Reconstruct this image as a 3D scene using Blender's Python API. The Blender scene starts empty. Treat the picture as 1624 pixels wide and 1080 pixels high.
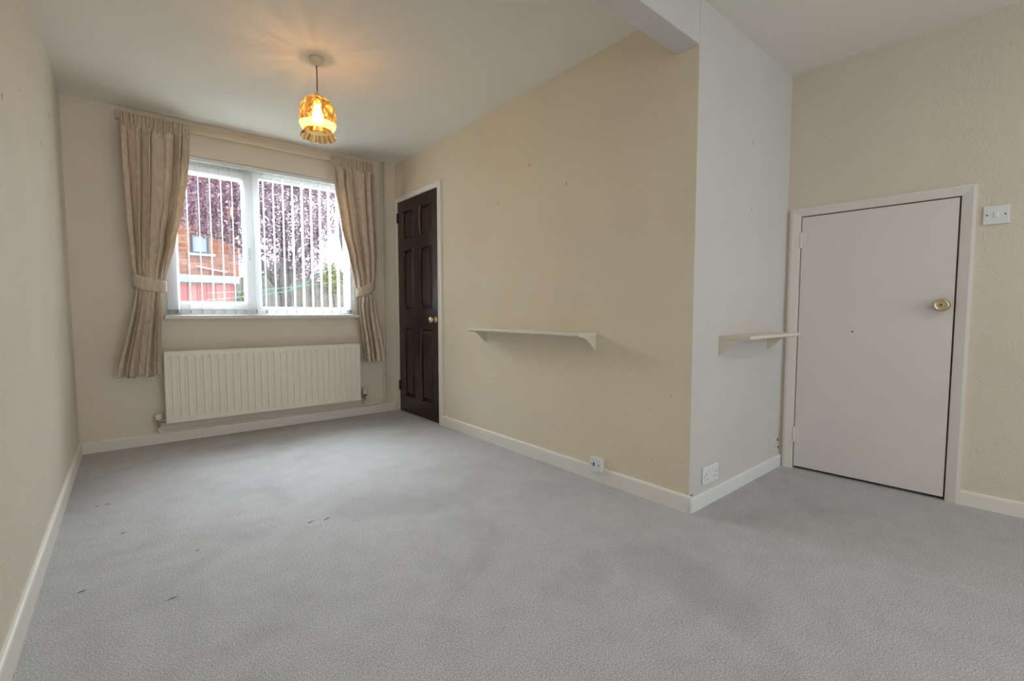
import bpy, bmesh, math, random
from math import sin, cos, pi, radians, atan, atan2, sqrt, exp
from mathutils import Matrix, Vector
random.seed(7)
sc = bpy.context.scene
col = sc.collection

# ------------------------------------------------------------------ camera
CX, CZ = 0.282, 0.9523
YAW, PITCH, ROLL, FPX = 0.69574, -0.061265, -0.00021, 729.05
cam_d = bpy.data.cameras.new('camera')
cam = bpy.data.objects.new('camera', cam_d)
col.objects.link(cam)
fw = Vector((sin(YAW) * cos(PITCH), cos(YAW) * cos(PITCH), sin(PITCH)))
rt = Vector((cos(YAW), -sin(YAW), 0))
up = rt.cross(fw)
r2 = rt * cos(ROLL) + up * sin(ROLL)
u2 = -rt * sin(ROLL) + up * cos(ROLL)
m = Matrix((r2, u2, -fw)).transposed().to_4x4()
m.translation = (CX, 0, CZ)
cam.matrix_world = m
cam_d.sensor_fit = 'HORIZONTAL'
cam_d.sensor_width = 36
cam_d.lens = FPX / 1624 * 36
cam_d.clip_start = 0.02
sc.camera = cam

# ------------------------------------------------------------------ view, world, lights
sc.view_settings.view_transform = 'Standard'
sc.view_settings.look = 'None'
sc.view_settings.exposure = 0.08
sc.view_settings.gamma = 1.0
sc.view_settings.use_curve_mapping = False
sc.cycles.max_bounces = 12
sc.cycles.diffuse_bounces = 6
sc.cycles.glossy_bounces = 4
sc.cycles.transparent_max_bounces = 24
sc.cycles.transmission_bounces = 8
sc.cycles.sample_clamp_indirect = 6
sc.cycles.caustics_reflective = False
sc.cycles.caustics_refractive = False

world = bpy.data.worlds.new('world')
sc.world = world
world.use_nodes = True
bg = world.node_tree.nodes['Background']
bg.inputs['Color'].default_value = (0.89, 0.93, 1.0, 1)      # bright overcast sky
bg.inputs['Strength'].default_value = 3.0

def area(name, loc, rot, sx, sy, power, colr):
    d = bpy.data.lights.new(name, 'AREA')
    d.shape = 'RECTANGLE'; d.size = sx; d.size_y = sy
    d.energy = power; d.color = colr
    o = bpy.data.objects.new(name, d)
    o.location = loc; o.rotation_euler = rot
    col.objects.link(o)
    return o
# sky light entering at the front window, from above the garden; portals guide the sampling of the sky
area('front_window_daylight', (1.19, 5.25, 2.4), (radians(-56), 0, 0), 2.2, 1.3, 345, (0.88, 0.93, 1.0))
for nm, loc, rot, sx, sy in (('front_portal', (1.19, 4.44, 1.51), -90, 1.40, 1.18), ('rear_portal', (1.90, -2.94, 1.35), 90, 2.6, 1.7)):
    p_ = area(nm, loc, (radians(rot), 0, 0), sx, sy, 1, (1, 1, 1))
    p_.data.cycles.is_portal = True
# added fill lamp behind the camera, brightens the near half of the room
area('near_room_ceiling_light', (1.9, -0.9, 2.28), (0, 0, 0), 0.5, 0.5, 8.5, (1.0, 0.96, 0.90))

# ------------------------------------------------------------------ materials
def mat(name):
    m = bpy.data.materials.new(name); m.use_nodes = True
    return m, m.node_tree.nodes, m.node_tree.links, m.node_tree.nodes['Principled BSDF']
def S(b, colr=None, rough=None, metal=None, spec=None):
    if colr is not None: b.inputs['Base Color'].default_value = (*colr, 1)
    if rough is not None: b.inputs['Roughness'].default_value = rough
    if metal is not None: b.inputs['Metallic'].default_value = metal
    if spec is not None: b.inputs['Specular IOR Level'].default_value = spec
def simple(name, colr, rough=0.5, metal=0.0, spec=0.5, var=0.0, scale=8.0, bump=0.0, bscale=80.0):
    m, n, l, b = mat(name)
    S(b, colr, rough, metal, spec)
    tc = n.new('ShaderNodeTexCoord')
    if var > 0:
        t = n.new('ShaderNodeTexNoise'); t.inputs['Scale'].default_value = scale; t.inputs['Detail'].default_value = 5
        l.new(tc.outputs['Object'], t.inputs['Vector'])
        r = n.new('ShaderNodeValToRGB')
        r.color_ramp.elements[0].position = 0.3; r.color_ramp.elements[1].position = 0.7
        r.color_ramp.elements[0].color = (*[c * (1 - var) for c in colr], 1)
        r.color_ramp.elements[1].color = (*[min(1, c * (1 + var)) for c in colr], 1)
        l.new(t.outputs['Fac'], r.inputs['Fac']); l.new(r.outputs['Color'], b.inputs['Base Color'])
    if bump > 0:
        t = n.new('ShaderNodeTexNoise'); t.inputs['Scale'].default_value = bscale; t.inputs['Detail'].default_value = 4
        l.new(tc.outputs['Object'], t.inputs['Vector'])
        bp = n.new('ShaderNodeBump'); bp.inputs['Strength'].default_value = bump; bp.inputs['Distance'].default_value = 0.004
        l.new(t.outputs['Fac'], bp.inputs['Height']); l.new(bp.outputs['Normal'], b.inputs['Normal'])
    return m

def wall_material(name, colr, swirl=0.5, fine=0.25):
    # emulsion over an embossed paper: shallow swirls plus a fine grain
    m, n, l, b = mat(name)
    S(b, colr, 0.85, 0, 0.2)
    tc = n.new('ShaderNodeTexCoord')
    t1 = n.new('ShaderNodeTexNoise'); t1.inputs['Scale'].default_value = 9; t1.inputs['Detail'].default_value = 3; t1.inputs['Distortion'].default_value = 2.5
    w = n.new('ShaderNodeTexWave'); w.inputs['Scale'].default_value = 9; w.inputs['Distortion'].default_value = 22; w.inputs['Detail'].default_value = 3; w.inputs['Detail Scale'].default_value = 1.6
    f = n.new('ShaderNodeTexNoise'); f.inputs['Scale'].default_value = 130; f.inputs['Detail'].default_value = 3
    for t in (t1, w, f): l.new(tc.outputs['Object'], t.inputs['Vector'])
    mr = n.new('ShaderNodeMath'); mr.operation = 'MULTIPLY'; l.new(t1.outputs['Fac'], mr.inputs[0]); l.new(w.outputs['Fac'], mr.inputs[1])
    b1 = n.new('ShaderNodeBump'); b1.inputs['Strength'].default_value = swirl; b1.inputs['Distance'].default_value = 0.003
    l.new(mr.outputs[0], b1.inputs['Height'])
    b2 = n.new('ShaderNodeBump'); b2.inputs['Strength'].default_value = fine; b2.inputs['Distance'].default_value = 0.002
    l.new(f.outputs['Fac'], b2.inputs['Height']); l.new(b1.outputs['Normal'], b2.inputs['Normal'])
    l.new(b2.outputs['Normal'], b.inputs['Normal'])
    # faint unevenness of the paint
    v = n.new('ShaderNodeTexNoise'); v.inputs['Scale'].default_value = 2.2; v.inputs['Detail'].default_value = 4
    l.new(tc.outputs['Object'], v.inputs['Vector'])
    r = n.new('ShaderNodeValToRGB')
    r.color_ramp.elements[0].position = 0.25; r.color_ramp.elements[1].position = 0.75
    r.color_ramp.elements[0].color = (*[c * 0.965 for c in colr], 1)
    r.color_ramp.elements[1].color = (*[min(1, c * 1.03) for c in colr], 1)
    l.new(v.outputs['Fac'], r.inputs['Fac']); l.new(r.outputs['Color'], b.inputs['Base Color'])
    return m

M = {}
M['cream_wall'] = wall_material('cream_wall', (0.77, 0.69, 0.54), 0.4, 0.3)
M['wall'] = wall_material('wall', (0.715, 0.65, 0.545), 0.35, 0.8)
M['left_wall'] = wall_material('left_wall', (0.69, 0.645, 0.545), 0.3, 0.4)
M['white_wall'] = wall_material('white_wall', (0.63, 0.62, 0.60), 0.35, 0.4)  # same cream paint as the other walls, cool daylight put into its colour
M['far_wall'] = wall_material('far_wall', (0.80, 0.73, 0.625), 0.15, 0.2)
M['ceiling'] = simple('ceiling', (0.81, 0.795, 0.73), 0.9, spec=0.15, bump=0.15, bscale=130)
M['trim'] = simple('trim', (0.82, 0.80, 0.74), 0.38, bump=0.06, bscale=30)
M['door_white'] = simple('door_white', (0.745, 0.72, 0.69), 0.45, var=0.015, scale=3, bump=0.08, bscale=60)
M['arch_white'] = simple('arch_white', (0.76, 0.735, 0.69), 0.4, bump=0.08, bscale=40)
M['shelf'] = simple('shelf', (0.74, 0.69, 0.60), 0.42, bump=0.05)
M['radiator'] = simple('radiator', (0.85, 0.84, 0.74), 0.35)
M['upvc'] = simple('upvc', (0.92, 0.95, 0.96), 0.3)
M['sill'] = simple('sill', (0.74, 0.72, 0.68), 0.35)
M['rail'] = simple('rail', (0.70, 0.60, 0.45), 0.5)
M['plastic'] = simple('plastic', (0.78, 0.81, 0.82), 0.3)
M['cap'] = simple('cap', (0.74, 0.68, 0.52), 0.4)
M['dark'] = simple('dark', (0.012, 0.010, 0.009), 0.6)
M['hole'] = simple('hole', (0.10, 0.08, 0.06), 0.9)
M['scar'] = simple('scar', (0.42, 0.36, 0.27), 0.9, var=0.3, scale=60)
M['brass'] = simple('brass', (0.70, 0.59, 0.36), 0.36, metal=1.0)
M['brass_dark'] = simple('brass_dark', (0.42, 0.28, 0.10), 0.35, metal=1.0)
M['chrome'] = simple('chrome', (0.50, 0.42, 0.36), 0.3, metal=1.0)
M['pipe'] = simple('pipe', (0.80, 0.75, 0.65), 0.4)
M['weight'] = simple('weight', (0.42, 0.44, 0.46), 0.5)
M['cord'] = simple('cord', (0.16, 0.13, 0.11), 0.6)
M['rose'] = simple('rose', (0.70, 0.64, 0.47), 0.45)

# dark stained door
def door_material():
    m, n, l, b = mat('dark_wood')
    tc = n.new('ShaderNodeTexCoord'); mp = n.new('ShaderNodeMapping'); mp.inputs['Scale'].default_value = (26, 26, 1.6)
    t = n.new('ShaderNodeTexNoise'); t.inputs['Scale'].default_value = 3; t.inputs['Detail'].default_value = 6
    l.new(tc.outputs['Object'], mp.inputs['Vector']); l.new(mp.outputs['Vector'], t.inputs['Vector'])
    r = n.new('ShaderNodeValToRGB')
    r.color_ramp.elements[0].color = (0.010, 0.005, 0.004, 1); r.color_ramp.elements[1].color = (0.050, 0.021, 0.017, 1)
    r.color_ramp.elements[0].position = 0.3; r.color_ramp.elements[1].position = 0.75
    l.new(t.outputs['Fac'], r.inputs['Fac']); l.new(r.outputs['Color'], b.inputs['Base Color'])
    S(b, None, 0.27, 0, 0.6)
    bp = n.new('ShaderNodeBump'); bp.inputs['Strength'].default_value = 0.12; bp.inputs['Distance'].default_value = 0.002
    l.new(t.outputs['Fac'], bp.inputs['Height']); l.new(bp.outputs['Normal'], b.inputs['Normal'])
    return m
M['dark_wood'] = door_material()

def carpet_material():
    m, n, l, b = mat('carpet')
    tc = n.new('ShaderNodeTexCoord')
    g = n.new('ShaderNodeTexNoise'); g.inputs['Scale'].default_value = 230; g.inputs['Detail'].default_value = 3; g.inputs['Roughness'].default_value = 0.8
    p = n.new('ShaderNodeTexNoise'); p.inputs['Scale'].default_value = 1.7; p.inputs['Detail'].default_value = 5; p.inputs['Distortion'].default_value = 0.8
    q = n.new('ShaderNodeTexNoise'); q.inputs['Scale'].default_value = 9; q.inputs['Detail'].default_value = 4
    for t in (g, p, q): l.new(tc.outputs['Object'], t.inputs['Vector'])
    r = n.new('ShaderNodeValToRGB')
    r.color_ramp.elements[0].position = 0.36; r.color_ramp.elements[1].position = 0.64
    r.color_ramp.elements[0].color = (0.30, 0.30, 0.31, 1); r.color_ramp.elements[1].color = (0.84, 0.84, 0.86, 1)
    l.new(g.outputs['Fac'], r.inputs['Fac'])
    r2 = n.new('ShaderNodeValToRGB')          # brushed and trodden patches of the pile
    r2.color_ramp.elements[0].position = 0.30; r2.color_ramp.elements[1].position = 0.50
    r2.color_ramp.elements[0].color = (0.86, 0.86, 0.86, 1); r2.color_ramp.elements[1].color = (1.0, 1.0, 1.0, 1)
    l.new(p.outputs['Fac'], r2.inputs['Fac'])
    r3 = n.new('ShaderNodeValToRGB')
    r3.color_ramp.elements[0].position = 0.35; r3.color_ramp.elements[1].position = 0.6
    r3.color_ramp.elements[0].color = (0.93, 0.93, 0.93, 1); r3.color_ramp.elements[1].color = (1, 1, 1, 1)
    l.new(q.outputs['Fac'], r3.inputs['Fac'])
    cur = r.outputs['Color']
    for rr in (r2, r3):
        mx = n.new('ShaderNodeMix'); mx.data_type = 'RGBA'; mx.blend_type = 'MULTIPLY'; mx.inputs['Factor'].default_value = 1
        l.new(cur, mx.inputs[6]); l.new(rr.outputs['Color'], mx.inputs[7]); cur = mx.outputs[2]
    l.new(cur, b.inputs['Base Color'])
    S(b, None, 0.95, 0, 0.1)
    b.inputs['Sheen Weight'].default_value = 0.15
    bp = n.new('ShaderNodeBump'); bp.inputs['Strength'].default_value = 0.9; bp.inputs['Distance'].default_value = 0.005
    l.new(g.outputs['Fac'], bp.inputs['Height']); l.new(bp.outputs['Normal'], b.inputs['Normal'])
    return m
M['carpet'] = carpet_material()
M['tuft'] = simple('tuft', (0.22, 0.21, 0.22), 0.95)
M['tuft_light'] = simple('tuft_light', (0.62, 0.62, 0.62), 0.95)

def curtain_material():
    m, n, l, b = mat('curtain')
    tc = n.new('ShaderNodeTexCoord')
    w = n.new('ShaderNodeTexWave'); w.wave_type = 'BANDS'; w.inputs['Scale'].default_value = 5; w.inputs['Distortion'].default_value = 20; w.inputs['Detail'].default_value = 2.5; w.inputs['Detail Scale'].default_value = 1.1
    mp = n.new('ShaderNodeMapping'); mp.inputs['Scale'].default_value = (1.3, 1.3, 0.9)
    l.new(tc.outputs['Object'], mp.inputs['Vector']); l.new(mp.outputs['Vector'], w.inputs['Vector'])
    r = n.new('ShaderNodeValToRGB')
    r.color_ramp.elements[0].position = 0.42; r.color_ramp.elements[1].position = 0.58
    r.color_ramp.elements[0].color = (0.72, 0.61, 0.475, 1); r.color_ramp.elements[1].color = (0.78, 0.68, 0.55, 1)
    l.new(w.outputs['Fac'], r.inputs['Fac']); l.new(r.outputs['Color'], b.inputs['Base Color'])
    S(b, None, 0.62, 0, 0.35); b.inputs['Sheen Weight'].default_value = 0.3
    bp = n.new('ShaderNodeBump'); bp.inputs['Strength'].default_value = 0.15; bp.inputs['Distance'].default_value = 0.002
    l.new(w.outputs['Fac'], bp.inputs['Height']); l.new(bp.outputs['Normal'], b.inputs['Normal'])
    t = n.new('ShaderNodeBsdfTranslucent'); l.new(r.outputs['Color'], t.inputs['Color'])
    mx = n.new('ShaderNodeMixShader'); mx.inputs[0].default_value = 0.22
    out = n['Material Output']
    l.new(b.outputs[0], mx.inputs[1]); l.new(t.outputs[0], mx.inputs[2]); l.new(mx.outputs[0], out.inputs['Surface'])
    return m
M['curtain'] = curtain_material()

def vane_material():
    m, n, l, b = mat('vane_fabric')
    S(b, (0.92, 0.93, 0.94), 0.7)
    t = n.new('ShaderNodeBsdfTranslucent'); t.inputs['Color'].default_value = (0.95, 0.95, 0.95, 1)
    mx = n.new('ShaderNodeMixShader'); mx.inputs[0].default_value = 0.5
    l.new(b.outputs[0], mx.inputs[1]); l.new(t.outputs[0], mx.inputs[2]); l.new(mx.outputs[0], n['Material Output'].inputs['Surface'])
    return m
M['vane'] = vane_material()

def thin_fresnel(n, l):
    # reflectance of a thin sheet, the same from both sides
    w = n.new('ShaderNodeLayerWeight'); w.inputs['Blend'].default_value = 0.5
    p = n.new('ShaderNodeMath'); p.operation = 'POWER'; p.inputs[1].default_value = 5.0; l.new(w.outputs['Facing'], p.inputs[0])
    a = n.new('ShaderNodeMath'); a.operation = 'MULTIPLY_ADD'; a.inputs[1].default_value = 0.9; a.inputs[2].default_value = 0.045; l.new(p.outputs[0], a.inputs[0])
    return a
def glass_material():
    m, n, l, b = mat('window_glass')
    tr = n.new('ShaderNodeBsdfTransparent'); tr.inputs['Color'].default_value = (0.96, 0.98, 0.98, 1)
    gl = n.new('ShaderNodeBsdfGlossy'); gl.inputs['Roughness'].default_value = 0.0
    fr = thin_fresnel(n, l)
    mx = n.new('ShaderNodeMixShader')
    l.new(fr.outputs[0], mx.inputs[0]); l.new(tr.outputs[0], mx.inputs[1]); l.new(gl.outputs[0], mx.inputs[2])
    l.new(mx.outputs[0], n['Material Output'].inputs['Surface'])
    n.remove(b)
    return m
M['glass'] = glass_material()

def amber_material():
    # pressed amber glass: vertical ribs and a frosted flower band let the light through unevenly
    m, n, l, b = mat('amber_glass')
    tc = n.new('ShaderNodeTexCoord'); sp = n.new('ShaderNodeSeparateXYZ'); l.new(tc.outputs['Object'], sp.inputs[0])
    at = n.new('ShaderNodeMath'); at.operation = 'ARCTAN2'; l.new(sp.outputs['Y'], at.inputs[0]); l.new(sp.outputs['X'], at.inputs[1])
    cb = n.new('ShaderNodeCombineXYZ'); l.new(at.outputs[0], cb.inputs['X'])
    ns = n.new('ShaderNodeTexNoise'); ns.inputs['Scale'].default_value = 5.5; ns.inputs['Detail'].default_value = 1; l.new(cb.outputs[0], ns.inputs['Vector'])
    fl = n.new('ShaderNodeTexNoise'); fl.inputs['Scale'].default_value = 42; fl.inputs['Detail'].default_value = 2; l.new(tc.outputs['Object'], fl.inputs['Vector'])
    r = n.new('ShaderNodeValToRGB')
    r.color_ramp.elements[0].position = 0.44; r.color_ramp.elements[1].position = 0.56
    r.color_ramp.elements[0].color = (0.40, 0.20, 0.07, 1); r.color_ramp.elements[1].color = (1.0, 0.72, 0.38, 1)
    l.new(ns.outputs['Fac'], r.inputs['Fac'])
    tr = n.new('ShaderNodeBsdfTransparent'); l.new(r.outputs['Color'], tr.inputs['Color'])
    tl = n.new('ShaderNodeBsdfTranslucent'); tl.inputs['Color'].default_value = (1.0, 0.55, 0.16, 1)
    gl = n.new('ShaderNodeBsdfGlossy'); gl.inputs['Roughness'].default_value = 0.08; gl.inputs['Color'].default_value = (1, 0.85, 0.6, 1)
    r2 = n.new('ShaderNodeValToRGB'); r2.color_ramp.elements[0].position = 0.48; r2.color_ramp.elements[1].position = 0.56
    r2.color_ramp.elements[0].color = (0.04, 0.04, 0.04, 1); r2.color_ramp.elements[1].color = (0.20, 0.20, 0.20, 1)
    l.new(fl.outputs['Fac'], r2.inputs['Fac'])
    m1 = n.new('ShaderNodeMixShader'); l.new(r2.outputs['Color'], m1.inputs[0]); l.new(tr.outputs[0], m1.inputs[1]); l.new(tl.outputs[0], m1.inputs[2])
    fr = thin_fresnel(n, l)
    m2 = n.new('ShaderNodeMixShader'); l.new(fr.outputs[0], m2.inputs[0]); l.new(m1.outputs[0], m2.inputs[1]); l.new(gl.outputs[0], m2.inputs[2])
    l.new(m2.outputs[0], n['Material Output'].inputs['Surface']); n.remove(b)
    return m
M['amber'] = amber_material()
def band_material():
    m, n, l, b = mat('amber_band')
    tr = n.new('ShaderNodeBsdfTransparent'); tr.inputs['Color'].default_value = (1, 0.7, 0.3, 1)
    tl = n.new('ShaderNodeBsdfTranslucent'); tl.inputs['Color'].default_value = (1.0, 0.78, 0.38, 1)
    mx = n.new('ShaderNodeMixShader'); mx.inputs[0].default_value = 0.38
    l.new(tr.outputs[0], mx.inputs[1]); l.new(tl.outputs[0], mx.inputs[2]); l.new(mx.outputs[0], n['Material Output'].inputs['Surface']); n.remove(b)
    return m
M['amber_band'] = band_material()
def bulb_material():
    m, n, l, b = mat('bulb_glow')
    em = n.new('ShaderNodeEmission'); em.inputs['Color'].default_value = (1.0, 0.72, 0.36, 1); em.inputs['Strength'].default_value = 20
    tr = n.new('ShaderNodeBsdfTransparent'); ad = n.new('ShaderNodeAddShader')
    l.new(em.outputs[0], ad.inputs[0]); l.new(tr.outputs[0], ad.inputs[1]); l.new(ad.outputs[0], n['Material Output'].inputs['Surface']); n.remove(b)
    return m
M['bulb'] = bulb_material()

# ------------------------------------------------------------------ helpers
def tag(o, label=None, cat=None, group=None, kind=None):
    if label: o['label'] = label
    if cat: o['category'] = cat
    if group: o['group'] = group
    if kind: o['kind'] = kind
    return o
def empty(name, loc, rz=0, **k):
    o = bpy.data.objects.new(name, None); o.empty_display_size = 0.05
    o.location = loc; o.rotation_euler = (0, 0, rz); col.objects.link(o)
    return tag(o, **k)
def link(name, bm, mt, parent=None, smooth=False, loc=None, rz=0, **k):
    me = bpy.data.meshes.new(name); bmesh.ops.recalc_face_normals(bm, faces=bm.faces)
    if smooth:
        for f in bm.faces: f.smooth = True
    bm.to_mesh(me); bm.free()
    me.materials.append(M[mt] if isinstance(mt, str) else mt)
    o = bpy.data.objects.new(name, me); col.objects.link(o)
    if parent is not None: o.parent = parent
    if loc is not None: o.location = loc
    if rz: o.rotation_euler = (0, 0, rz)
    return tag(o, **k)
def dup(o, parent=None, loc=None, rot=None, name=None):
    c = o.copy(); col.objects.link(c)
    if parent is not None: c.parent = parent
    if loc is not None: c.location = loc
    if rot is not None: c.rotation_euler = rot
    for ch in list(o.children):
        dup(ch, c)
    return c
def BM(): return bmesh.new()
def box(bm, x0, x1, y0, y1, z0, z1, bev=0.0, seg=2):
    r = bmesh.ops.create_cube(bm, size=1)
    vs = r['verts']
    for v in vs:
        v.co = Vector((x0 + (v.co.x + .5) * (x1 - x0), y0 + (v.co.y + .5) * (y1 - y0), z0 + (v.co.z + .5) * (z1 - z0)))
    if bev > 0:
        es = list({e for v in vs for e in v.link_edges})
        bmesh.ops.bevel(bm, geom=es, offset=bev, segments=seg, profile=0.5, affect='EDGES')
    return bm
def bx(*a, **k): return box(BM(), *a, **k)
def poly_prism(bm, pts, axis, a0, a1):
    """pts in the plane across `axis` (x: (y,z), y: (x,z), z: (x,y)) swept from a0 to a1"""
    def P(p, a):
        return {'x': (a, p[0], p[1]), 'y': (p[0], a, p[1]), 'z': (p[0], p[1], a)}[axis]
    A = [bm.verts.new(P(p, a0)) for p in pts]; B = [bm.verts.new(P(p, a1)) for p in pts]
    bm.faces.new(A); bm.faces.new(B[::-1]); k = len(pts)
    for i in range(k): bm.faces.new((A[i], A[(i + 1) % k], B[(i + 1) % k], B[i]))
    return bm
def tube(bm, pts, r, n=10, cap=True, closed=False):
    pts = [Vector(p) for p in pts]; rings = []
    ref = None
    for i, p in enumerate(pts):
        a = pts[max(i - 1, 0)]; b = pts[min(i + 1, len(pts) - 1)]
        t = (b - a).normalized()
        if ref is None:
            ref = Vector((0, 0, 1)) if abs(t.z) < 0.9 else Vector((1, 0, 0))
        x = t.cross(ref).normalized(); y = t.cross(x).normalized(); ref = -y if (-y).dot(ref) > 0 else y
        rr = r[i] if isinstance(r, (list, tuple)) else r
        rings.append([bm.verts.new(p + x * rr * cos(2 * pi * k / n) + ref * rr * sin(2 * pi * k / n)) for k in range(n)])
    for i in range(len(rings) - 1):
        for k in range(n):
            bm.faces.new((rings[i][k], rings[i][(k + 1) % n], rings[i + 1][(k + 1) % n], rings[i + 1][k]))
    if cap:
        bm.faces.new(rings[0]); bm.faces.new(rings[-1][::-1])
    return bm
def lathe(bm, prof, n=32, axis='z', o=(0, 0, 0), wob=None, sx=1, sz=1):
    """prof: list of (r, h) along axis"""
    rings = []
    for j, (r, hh) in enumerate(prof):
        ring = []
        for k in range(n):
            a = 2 * pi * k / n
            rr = max(r, 1e-4); h2 = hh
            if wob: rr, h2 = wob(rr, hh, a, j)
            c, s = rr * cos(a) * sx, rr * sin(a) * sz
            ring.append(bm.verts.new({'z': (o[0] + c, o[1] + s, o[2] + h2), 'y': (o[0] + c, o[1] + h2, o[2] + s), 'x': (o[0] + h2, o[1] + c, o[2] + s)}[axis]))
        rings.append(ring)
    for i in range(len(rings) - 1):
        for k in range(n):
            bm.faces.new((rings[i][k], rings[i][(k + 1) % n], rings[i + 1][(k + 1) % n], rings[i + 1][k]))
    if prof[0][0] > 1e-3 or True:
        try: bm.faces.new(rings[0])
        except Exception: pass
    return bm, rings
def wall_grid(u_rng, z_rng, thick, holes):
    """slab front at y=0, back at y=thick; holes: (u0,u1,z0,z1,depth) depth None = through"""
    bm = BM()
    us = sorted({*u_rng, *[h[0] for h in holes], *[h[1] for h in holes]})
    zs = sorted({*z_rng, *[h[2] for h in holes], *[h[3] for h in holes]})
    def hole(i, j):
        if i < 0 or j < 0 or i >= len(us) - 1 or j >= len(zs) - 1: return 'out'
        uc, zc = (us[i] + us[i + 1]) / 2, (zs[j] + zs[j + 1]) / 2
        for h in holes:
            if h[0] < uc < h[1] and h[2] < zc < h[3]: return h
        return None
    def dep(h): return 0.0 if h is None else (thick if (h == 'out' or h[4] is None) else h[4])
    V = {}
    def v(x, y, z):
        k = (round(x, 5), round(y, 5), round(z, 5))
        if k not in V: V[k] = bm.verts.new(k)
        return V[k]
    def quad(*p):
        try: bm.faces.new([v(*q) for q in p])
        except ValueError: pass
    for i in range(len(us) - 1):
        for j in range(len(zs) - 1):
            h = hole(i, j); d = dep(h); a, b, c, e = us[i], us[i + 1], zs[j], zs[j + 1]
            if d < thick:
                quad((a, d, c), (b, d, c), (b, d, e), (a, d, e))
                quad((a, thick, c), (a, thick, e), (b, thick, e), (b, thick, c))
            for (ni, nj, p, q) in ((i - 1, j, (a, c), (a, e)), (i + 1, j, (b, c), (b, e)), (i, j - 1, (a, c), (b, c)), (i, j + 1, (a, e), (b, e))):
                dn = dep(hole(ni, nj))
                if dn > d:
                    quad((p[0], d, p[1]), (q[0], d, q[1]), (q[0], dn, q[1]), (p[0], dn, p[1]))
    return bm
def lerp_tab(tab, x):
    if x >= tab[0][0]: return tab[0][1]
    for (a, va), (b, vb) in zip(tab, tab[1:]):
        if b <= x <= a:
            t = (a - x) / (a - b); t = t * t * (3 - 2 * t) * 0.4 + t * 0.6
            return va + (vb - va) * t
    return tab[-1][1]

# ------------------------------------------------------------------ room shell
W, YC, X2, H = 2.292, 1.0988, 3.375, 2.3515
DL, DR = 4.185, 4.15                        # far wall, slightly out of square
AF = atan((DR - DL) / W)
AD = atan(0.06406)                          # wall with the white door, slightly out of square
BZ, BT = 2.149, 0.115                       # beam underside, beam thickness
YB = -2.85
R_FAR, R_RIGHT, R_DOOR, R_LEFT, R_BACK = AF, -pi / 2, -pi / 2 + AD, pi / 2, pi
def far_e(name, u, **k):  # empty on the far wall face: X right, Y into the wall, Z up
    return empty(name, (u, DL + u * math.tan(AF), k.pop('z', 0)), R_FAR, **k)

# floor
bm = BM()
for p in ((-.2, YB - .1), (3.85, YB - .1), (3.85, 1.25), (2.45, 1.25), (2.45, 4.4), (-.2, 4.4)):
    bm.verts.new((p[0], p[1], 0))
bm.faces.new(bm.verts)
r = bmesh.ops.extrude_face_region(bm, geom=list(bm.faces))
for v in [g for g in r['geom'] if isinstance(g, bmesh.types.BMVert)]: v.co.z = -0.12
floor = link('floor', bm, 'carpet', label='pale grey fitted carpet with trodden darker patches', cat='carpet', kind='structure')
# ceiling
bm = BM()
for p in ((-.2, YB - .1), (3.85, YB - .1), (3.85, 1.25), (2.45, 1.25), (2.45, 4.4), (-.2, 4.4)):
    bm.verts.new((p[0], p[1], H))
bm.faces.new(bm.verts)
r = bmesh.ops.extrude_face_region(bm, geom=list(bm.faces))
for v in [g for g in r['geom'] if isinstance(g, bmesh.types.BMVert)]: v.co.z = H + 0.12
link('ceiling', bm, 'ceiling', label='smooth white painted ceiling', cat='ceiling', kind='structure')

# far wall with the window opening
WO = (0.485, 1.900, 0.905, 2.108)
bm = wall_grid((-0.1, W + 0.1), (0, H), 0.27, [(WO[0], WO[1], WO[2], WO[3], None)])
link('wall_far', bm, 'far_wall', loc=(0, DL, 0), rz=R_FAR, label='cream end wall around the window', cat='wall', kind='structure')
# left wall: local X runs along +y
bm = wall_grid((YB, 4.3), (0, H), 0.1, [])
wall_left = link('wall_left', bm, 'left_wall', loc=(0, 0, 0), rz=R_LEFT, label='long plain cream wall at the left edge', cat='wall', kind='structure')
# right wall with the dark door: local X = towards the camera, u = 4.3 - y
DY0, DY1, DZ = 3.370, 4.098, 1.984          # door leaf
u = lambda y: 4.3 - y
bm = wall_grid((0, u(YC + 0.001)), (0, H), 0.16, [(u(DY1 + .004), u(DY0 - .004), 0, DZ + .004, 0.05)])
wall_right = link('wall_right', bm, 'cream_wall', loc=(W, 4.3, 0), rz=R_RIGHT, label='warm cream textured wall with the dark door', cat='wall', kind='structure')
# return wall facing the camera, from the corner to the cupboard wall
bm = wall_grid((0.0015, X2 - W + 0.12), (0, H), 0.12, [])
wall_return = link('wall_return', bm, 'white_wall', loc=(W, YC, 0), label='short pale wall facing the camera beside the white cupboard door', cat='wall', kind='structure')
# beam over the opening
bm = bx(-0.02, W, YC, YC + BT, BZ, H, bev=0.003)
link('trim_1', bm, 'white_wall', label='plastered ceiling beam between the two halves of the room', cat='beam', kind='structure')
# cupboard wall: origin at corner (X2, YC); local X towards the camera
WY0, WY1, WZT = 0.3465, 1.020, 1.514
ul = lambda y: (YC - y) / cos(AD)
bm = wall_grid((-0.12, ul(YB) + .1), (0, H), 0.12, [(ul(WY1) - .003, ul(WY0) + .003, 0, WZT + .004, 0.045)])
wall_side = link('wall_side', bm, 'wall', loc=(X2, YC, 0), rz=R_DOOR, label='pale textured wall with the low white door', cat='wall', kind='structure')
# wall behind the camera with a wide window
bm = wall_grid((-0.1, 3.9), (0, H), 0.2, [(0.55, 3.15, 0.5, 2.2, None)])
link('wall_back', bm, 'wall', loc=(3.75, YB, 0), rz=R_BACK, label='wall with a wide window behind the camera', cat='wall', kind='structure')

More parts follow.
